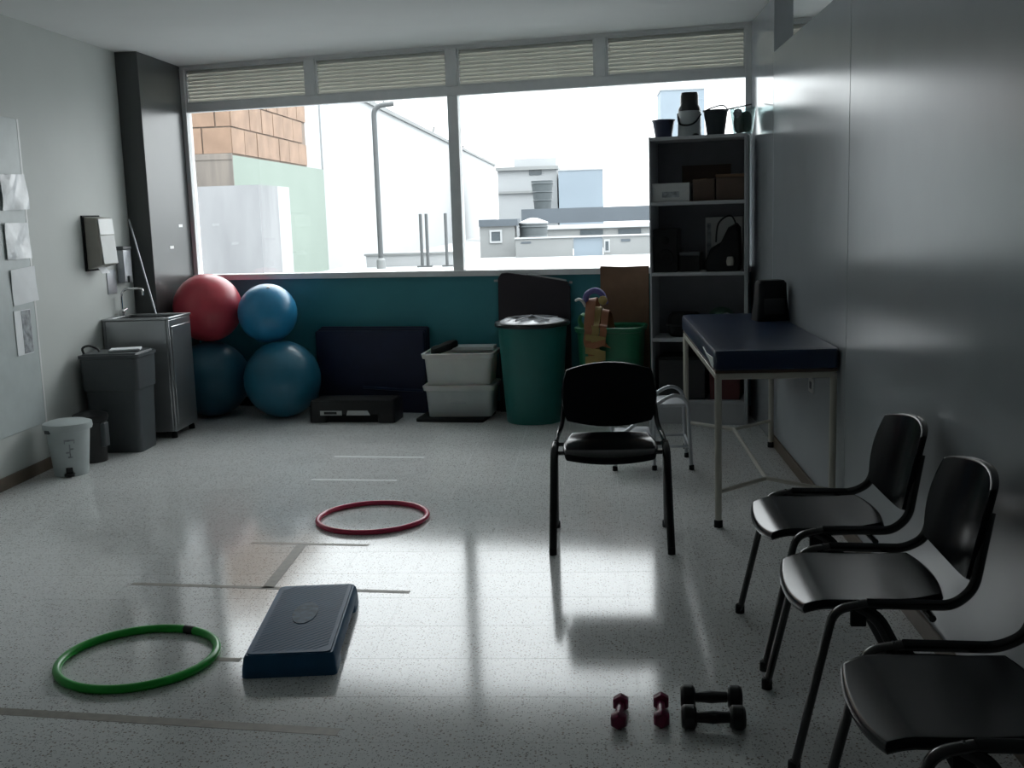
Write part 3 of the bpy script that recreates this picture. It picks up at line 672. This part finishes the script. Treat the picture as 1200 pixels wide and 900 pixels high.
t = onshelf('tall_carton', 'tall dark brown carton standing at the back of the upper shelf', 'box', M['brownbox'], .03,.133,1.545+T,.34,.02,.25, bev=.002); MB().box(-.172,.172,-.012,.012,.242,.252).obj('flap', M['brownbox'], t)
t = onshelf('loudspeaker', 'black box loudspeaker at the left of the middle shelf', 'speaker', M['black'], -.23,-.02,1.06+T,.17,.22,.30); MB().lathe([(.06,0),(.055,.006),(.02,-.004)], 20).obj('cone', M['rubber'], t, loc=(0,-.11,.10), rot=(PI/2,0,0)); MB().lathe([(.03,0),(.02,.005)], 16).obj('tweeter', M['rubber'], t, loc=(0,-.11,.22), rot=(PI/2,0,0))
t = onshelf('black_box', 'low black box beside the loudspeaker', 'box', M['black'], -.065,-.0,1.06+T,.14,.2,.13); MB().box(-.072,.072,-.102,.102,.11,.135).obj('lid', M['greybin'], t, bevel=.004)
t = onshelf('white_folder', 'pale folder standing at the back of the middle shelf', 'folder', M['ltgrey'], .155,.12,1.06+T,.26,.03,.37, bev=.003); MB().box(-.12,-.09,-.017,-.015,.05,.33).obj('spine_strip', M['printgrey'], t)
bgm = MB(); bgm.slab([( -.12,0),(-.125,.08),(-.09,.16),(-.02,.20),(.03,.30),(.09,.33),(.115,.30),(.12,.05),(.11,0)], .14, lambda a,b,t: (a,t,b), .06)
bg_ = thing('black_bag', 'slumped black bag at the right of the middle shelf', 'bag', BW(shx+.17,.27,1.06+T), A); bgm.obj('bag_body', M['rubber'], bg_); MB().lathe([(.022,-.03),(.028,0),(.02,.03)], 12).obj('bag_tag', M['beige'], bg_, loc=(.05,-.085,.07))
MB().tube(smooth_path([(-.05,-.05,.2),(-.03,-.07,.33),(.05,-.06,.38),(.09,-.04,.31)],5), .006, 6).obj('strap', M['black'], bg_)
t = thing('medicine_ball', 'dark green ball on the lower shelf behind the treatment table', 'ball', BW(shx+.15,.25,.60+T))
b = MB(); b.rings([[(.105*math.sin(PI*j/16)*math.cos(2*PI*i/24), .105*math.sin(PI*j/16)*math.sin(2*PI*i/24), .105-.105*math.cos(PI*j/16)) for i in range(24)] for j in range(1,16)]); b.obj('ball_skin', M['greenery'], t, ang=60)
MB().lathe([(.045,0),(.03,.004)], 16).obj('printed_mark', M['printgrey'], t, loc=(.025,-.098,.13), rot=(PI/2-.2,0,0))
t = thing('dark_cushion', 'flattened dark cushion left of the green ball on the shelf', 'cushion', BW(shx-.11,.23,.60+T), A); b = MB(); b.slab(rrect(.24,.20,.08,6), .17, lambda a,b,t: (a,b,t+.085), .12); b.obj('pad', M['rubber'], t); MB().tube([(x,y,.085) for x,y in rrect(.243,.203,.08,6)], .006, 6, closed=True).obj('piping', M['black'], t)
t = onshelf('dark_crate', 'black crate on the lowest shelf', 'crate', M['black'], -.12,.0,.16+T,.33,.28,.30); MB().box(-.168,.168,-.145,.145,.28,.305).obj('crate_rim', M['rubber'], t, bevel=.004)
t = onshelf('red_box', 'dark red box at the right of the lowest shelf', 'box', M['darkred'], .18,.0,.16+T,.21,.26,.22); MB().box(-.107,.107,-.132,.132,.19,.225).obj('lid', M['brownbox'], t, bevel=.003)
# on top of the unit
ZT = 1.985+.0125
def pot(name, label, s, d, r0, r1, hh, m_, cat='pot', rz=0):
    t = thing(name, label, cat, BW(s,d,ZT), A+rz)
    MB().lathe([(r0,0),(r0+.002,.004),(r1-.004,hh-.012),(r1+.002,hh-.01),(r1+.002,hh),(r1-.006,hh),(r0-.006,.01)], 26).obj('pot_wall', m_, t)
    return t
t = pot('plastic_pot', 'small navy pot at the left end of the shelf top', .578, .22, .056, .080, .125, M['navypot']); MB().lathe([(.07,.10),(.01,.108)], 20).obj('soil', M['rubber'], t)
fk = thing('vacuum_flask', 'tall pale vacuum flask with a dark lid on the shelf top', 'flask', BW(.758,.22,ZT), A)
MB().lathe([(.078,0),(.082,.01),(.080,.165),(.076,.175)], 30).obj('flask_body', M['flask'], fk)
MB().lathe([(.078,.175),(.078,.19),(.064,.215),(.062,.28),(.055,.30),(.01,.305)], 30).obj('flask_lid', M['black'], fk)
MB().tube(smooth_path([(-.078,-.02,.16),(-.06,-.07,.09),(0,-.092,.075),(.05,-.08,.095),(.08,-.02,.15)],6), .006, 8).obj('carry_handle', M['rubber'], fk)
MB().lathe([(.02,0),(.024,.012),(.01,.02)], 12).obj('pour_knob', M['black'], fk, loc=(.05,-.07,0))
t = pot('bucket', 'dark green-black bucket in the middle of the shelf top', .938, .23, .058, .086, .172, M['darkpot'], 'bucket'); MB().tube(smooth_path([(-.085,0,.165),(-.03,-.02,.185),(.05,-.02,.20),(.085,0,.165)],5), .005, 6).obj('bail', M['pipe'], t)
gj = thing('glass_bowl', 'clear plastic bowl with dark green things at the right end of the shelf top', 'bowl', BW(1.123,.26,ZT+.001), A)
MB().lathe([(.06,0),(.065,.004),(.088,.165),(.092,.17),(.089,.175),(.084,.165),(.06,.008)], 26).obj('bowl_wall', M['glassjar'], gj)
b = MB(); b.slab(rrect(.125,.125,.055,4), .13, lambda a,b,t: (a,b,t+.076+.006*math.sin(60*a)), .15); b.obj('contents', M['greenery'], gj)
b = MB(); b.lathe([(.004,-.034),(.022,-.026),(.034,0),(.022,.026),(.004,.034)], 16); b.obj('blue_ball', M['navypot'], gj, loc=(-.03,-.035,.135))
MB().tube([(-.10,-.02,.168),(.06,-.04,.19)], .005, 6).obj('stick', M['pipe'], gj)

# ------------------------------------------------------------------ treatment table
tt = thing('treatment_table', 'treatment table with a navy padded top on cream steel legs', 'table', (.845, 5.97, 0))
X0, X1, YA, YB = -.265, .265, -.88, .88
for x in (X0, X1):
    for y in (YA, YB):
        lg = MB().tube([(x,y,.02),(x,y,.73)], .0165, 12).obj('leg', M['cream'], tt)
        MB().lathe([(.021,0),(.021,.03),(.0165,.035)], 14, (x,y,0)).obj('rubber_foot', M['rubber'], lg)
fr = MB()
for x in (X0, X1): fr.box(x-.015,x+.015,YA,YB,.712,.742)
for y in (YA, 0, YB): fr.box(X0,X1,y-.015,y+.015,.712,.742)
fr.obj('top_frame', M['cream'], tt, bevel=.004)
MB().box(-.28,.28,-.90,.90,.742,.756).obj('pad_board', M['brownbox'], tt, bevel=.002)
MB().rings([rr3(.55,1.80,.02,.756), rr3(.57,1.82,.025,.764), rr3(.572,1.822,.025,.835), rr3(.56,1.81,.025,.848), rr3(.52,1.77,.02,.852)]).obj('pad', M['navy'], tt)
br = MB(); zc = .17
for s in (-1,1): br.tube([(X0,s*.88,zc),(0,s*.62,zc),(X1,s*.88,zc)], .011, 8)
br.tube([(0,-.62,zc),(0,.62,zc)], .011, 8)
br.obj('brace', M['cream'], tt)
pl = MB(); po = [(-.42,.812),(-.56,.800),(-.70,.806),(-.86,.815),(-.895,.790),(-.87,.765),(-.80,.768),(-.70,.785),(-.58,.79),(-.44,.805)]
pl.rings([[(x, y, z) for y, z in po] for x in (-.2865,-.2895)]); pl.obj('white_patch', M['white'], tt)  # thin white patch along the left side of the pad, near end
bk = thing('sports_bag', 'black upright bag at the far end of the treatment table', 'bag', (1.03, 6.40, .852), .15)
b = MB(); b.rings([rr3(.19,.14,.02,0), rr3(.195,.145,.025,.01), rr3(.17,.13,.03,.12), rr3(.165,.12,.03,.215), rr3(.14,.10,.03,.232)]); b.obj('bag_body', M['rubber'], bk); MB().box(-.06,.06,-.076,-.07,.04,.13).obj('pocket', M['black'], bk, bevel=.004)
ol_ = thing('wall_outlet', 'pale outlet plate on the partition under the treatment table', 'outlet', (XR, 5.72, .575))
MB().box(-.008,0,-.06,.06,-.04,.04).obj('plate', M['ltgrey'], ol_, bevel=.003); MB().box(-.011,-.008,-.02,.02,-.018,.018).obj('socket', M['greybin'], ol_)

# ------------------------------------------------------------------ step stool
so = thing('step_stool', 'grey two-step stool with curved tube rails beside the treatment table', 'step stool', (.345, 6.43, 0))
for s, nm in ((-1,'n'),(1,'f')):
    y = s*.165
    MB().tube(smooth_path([(.215,y,0),(.20,y,.25),(.195,y,.38),(.15,y,.435),(.08,y,.43),(-.02,y,.36),(-.14,y,.25),(-.20,y,.215),(-.235,y,.225),(-.245,y,.19),(-.225,y,.10),(-.23,y,0)],6), .011, 10).obj('side_rail', M['greytube'], so)
    MB().tube([(.0,y,0),(.0,y,.37)], .010, 8).obj('middle_leg', M['greytube'], so)
    for x in (.215,0,-.23): MB().lathe([(.015,0),(.015,.025),(.011,.03)], 10, (x,y,0)).obj('rubber_foot', M['rubber'], so)
MB().rings([rr3(.20,.31,.02,.37,cx=.10), rr3(.20,.31,.02,.386,cx=.10), rr3(.19,.30,.02,.39,cx=.10)]).obj('tread', M['stoolstep'], so)
MB().rings([rr3(.21,.31,.02,.18,cx=-.12), rr3(.21,.31,.02,.196,cx=-.12), rr3(.20,.30,.02,.20,cx=-.12)]).obj('tread', M['stoolstep'], so)
cb = MB(); cb.tube([(.205,-.165,.14),(.205,.165,.14)], .008, 8); cb.tube([(0,-.165,.14),(0,.165,.14)], .008, 8)
for s in (-1,1): cb.tube([(.0,s*.165,.14),(.205,s*.165,.14)], .008, 8)
cb.obj('crossbar', M['greytube'], so)

# ------------------------------------------------------------------ chairs
def make_chair(label, group):
    t = thing('visitor_chair', label, 'chair', (0,0,0), 0, group)
    def seat_z(x, y): return .450 - .004*(1-(x/.21)**2)*(1 if abs(x) < .21 else 0) - (max(0, -y-.11)/.10)**2*.034 + .012*max(0, y-.1)/.1
    b = MB(); b.cushion(.445, .41, .026, lambda a,c,t_: (a, c, seat_z(a,c)+t_), .42, 18, lambda a,c: (a*(1-.10*(c+.21)/.42), c)); b.obj('seat', M['blackvinyl'], t, ang=75)
    def back_p(x, z, t_):
        return Vector((x, .275+.22*(z-.49)-.045*(x/.22)**2+t_, z))
    b = MB(); b.cushion(.45, .26, .022, lambda a,c,t_: back_p(a, c+.638, -t_), .42, 18, lambda a,c: (a, c+(.018 if c > 0 else -.026)*(1-(a/.225)**2)*abs(c)/.13)); b.obj('backrest', M['blackvinyl'], t, ang=75)
    for s in (-1,1):
        f = fillet([(s*.262,-.215,.012),(s*.250,-.115,.452),(s*.246,-.03,.468)], .05, 6)
        lg = MB().tube(f, .0115, 12, flat=1.5).obj('leg', M['blacksteel'], t)
        MB().lathe([(.017,0),(.017,.03),(.0125,.034)], 12, (s*.262,-.2145,0)).obj('foot_cap', M['rubber'], lg)
        rl = fillet([(s*.246,-.03,.468),(s*.245,.19,.462),(s*.226,.247,.50),(s*.205,.288,.70)], .10, 7)
        MB().tube(rl, .0115, 12, flat=1.3).obj('side_rail', M['blacksteel'], t)
        lg = MB().tube(fillet([(s*.246,-.06,.464),(s*.248,.0,.43),(s*.262,.215,.012)], .05, 5), .0115, 12, flat=1.5).obj('leg', M['blacksteel'], t)
        MB().lathe([(.017,0),(.017,.03),(.0125,.034)], 12, (s*.262,.2145,0)).obj('foot_cap', M['rubber'], lg)
        MB().box(s*.243-.008,s*.243+.008,-.07,-.03,.405,.446).obj('bracket', M['rubber'], t, bevel=.003)
    for y in (-.05,.14): MB().tube([(-.243,y,.425),(.243,y,.425)], .010, 8).obj('crossbar', M['blacksteel'], t)
    return t
c0 = make_chair('black visitor chair standing alone in the middle, facing the camera', None)
c0.location = (.068, 4.89, 0); c0.rotation_euler = (0, 0, -.01)
for (x, y, rz, lab) in ((.75, 3.70, -PI/2+.02, 'farthest of the three black chairs along the right partition'),
                        (.735, 3.03, -PI/2-.02, 'middle one of the three black chairs along the right partition'),
                        (.745, 2.26, -PI/2, 'nearest black chair along the right partition, cut by the frame')):
    c = copy_tree(c0); c.location = (x, y, 0); c.rotation_euler = (0,0,rz); c['label'] = lab; c['group'] = 'chairs along the partition'

# ------------------------------------------------------------------ floor things
def hoop(label, loc, r, tr, m_, ja):
    t = thing('hula_hoop', label, 'hoop', (loc[0], loc[1], 0))
    MB().tube([(r*math.cos(2*PI*i/72), r*math.sin(2*PI*i/72), tr) for i in range(72)], tr, 12, closed=True).obj('ring', m_, t)
    for a in ja: MB().tube([(r*math.cos(a+q*.02), r*math.sin(a+q*.02), tr) for q in range(-4,5)], tr*1.06, 12).obj('joint_sleeve', M['tapedark'] if m_ is M['hoopgreen'] else m_, t)
hoop('pink-red hula hoop lying on the floor in front of the windows', (-1.13, 5.285), .275, .013, M['hoopred'], (.9,))
hoop('green hula hoop with a dark joint lying left of the blue step', (-1.608, 3.515), .266, .0145, M['hoopgreen'], (PI/2-.35,))
bs = step('aerobic_step', 'blue aerobic step platform lying beside the green hoop', (-1.072, 3.735, 0), .105, .315, .715, .078, M['stepblue'], M['stepblue'])
# ribbed tread and worn oval print on the blue step
rbm = MB()
for k in range(-22, 23):
    c = k*.026
    pts = [(x, c+x*.9) for x in (-.125, .125)]
    (xa, ya), (xb, yb) = pts
    lim = .32
    if ya < -lim: xa += (-lim-ya)/.9; ya = -lim
    if yb > lim: xb -= (yb-lim)/.9; yb = lim
    if xb-xa > .02: rbm.add([(xa,ya-.003,.0785),(xb,yb-.003,.0785),(xb,yb+.003,.0785),(xa,ya+.003,.0785),(xa,ya,.0795),(xb,yb,.0795)], [(0,1,5,4),(2,3,4,5),(1,2,5),(3,0,4)])
rbm.obj('tread_ribs', M['stepblue'], bs)
MB().rings([[(.045*math.cos(2*PI*i/32), .11*math.sin(2*PI*i/32)+.03, z) for i in range(32)] for z in (.078,.0805)]).obj('worn_print', M['stepworn'], bs)
def dumbbell(label, loc, rz, ln, rh, rhd, m_, hexa, grp):
    t = thing('dumbbell', label, 'dumbbell', (loc[0], loc[1], 0), rz, grp)
    n = 6 if hexa else 24; hl = ln*.24
    MB().tube([(-ln/2+hl*.8,0,rhd),(-ln*.12,0,rhd),(0,0,rhd),(ln*.12,0,rhd),(ln/2-hl*.8,0,rhd)], [rh*.9,rh,rh*1.12,rh,rh*.9], 14).obj('handle', m_, t)
    for s in (-1,1):
        a0 = PI/6 if hexa else 0; R_ = rhd/math.cos(PI/6) if hexa else rhd
        rs = [[(s*(ln/2-hl+x), R_*k*math.cos(a0+2*PI*i/n), rhd+R_*k*math.sin(a0+2*PI*i/n)) for i in range(n)] for x, k in ((0,.75),(hl*.15,1),(hl*.8,1),(hl,.78))]
        MB().rings(rs).obj('head', m_, t, bevel=.002)
dumbbell('left small magenta dumbbell on the floor', (.058,3.085), PI/2-.08, .155, .012, .023, M['magenta'], True, 'magenta dumbbells')
dumbbell('right small magenta dumbbell, beside the black dumbbells', (.182,3.095), PI/2-.05, .155, .012, .023, M['magenta'], True, 'magenta dumbbells')
dumbbell('black dumbbell lying farther from the camera than its twin', (.336,3.155), -.03, .185, .017, .036, M['black'], False, 'black dumbbells')
dumbbell('black dumbbell lying nearest the camera', (.328,3.02), -.02, .185, .017, .036, M['black'], False, 'black dumbbells')
def tape(label, a, b, w, m_):
    a, b = Vector((*a,0)), Vector((*b,0)); d = b-a; L = d.length
    o = MB().box(-L/2,L/2,-w/2,w/2,0,.0008).obj('floor_tape', M[m_], loc=((a+b)/2), rot=(0,0,math.atan2(d.y,d.x)), smooth=False)
    tag(o, label, 'tape', 'tape lines on the floor')
tape('long brown tape line running behind the blue step', (-1.978,4.325), (-.763,4.20), .030, 'tapebrown')
tape('short brown tape line between blue step and red hoop', (-1.638,4.90), (-1.063,4.843), .028, 'tapebrown')
tape('brown tape running away from the camera, joining two cross lines', (-1.385,4.852), (-1.37,4.26), .05, 'tapebrown')
tape('long brown tape line nearest the camera', (-2.4,3.18), (-.776,2.99), .045, 'tapebrown')
tape('short brown tape piece beside the left edge of the blue step', (-1.37,3.53), (-1.245,3.52), .03, 'tapebrown')
tape('farther white tape line near the black platform', (-1.676,6.762), (-1.083,6.698), .03, 'tapewhite')
tape('nearer white tape line behind the red hoop', (-1.669,6.147), (-1.152,6.098), .024, 'tapewhite')
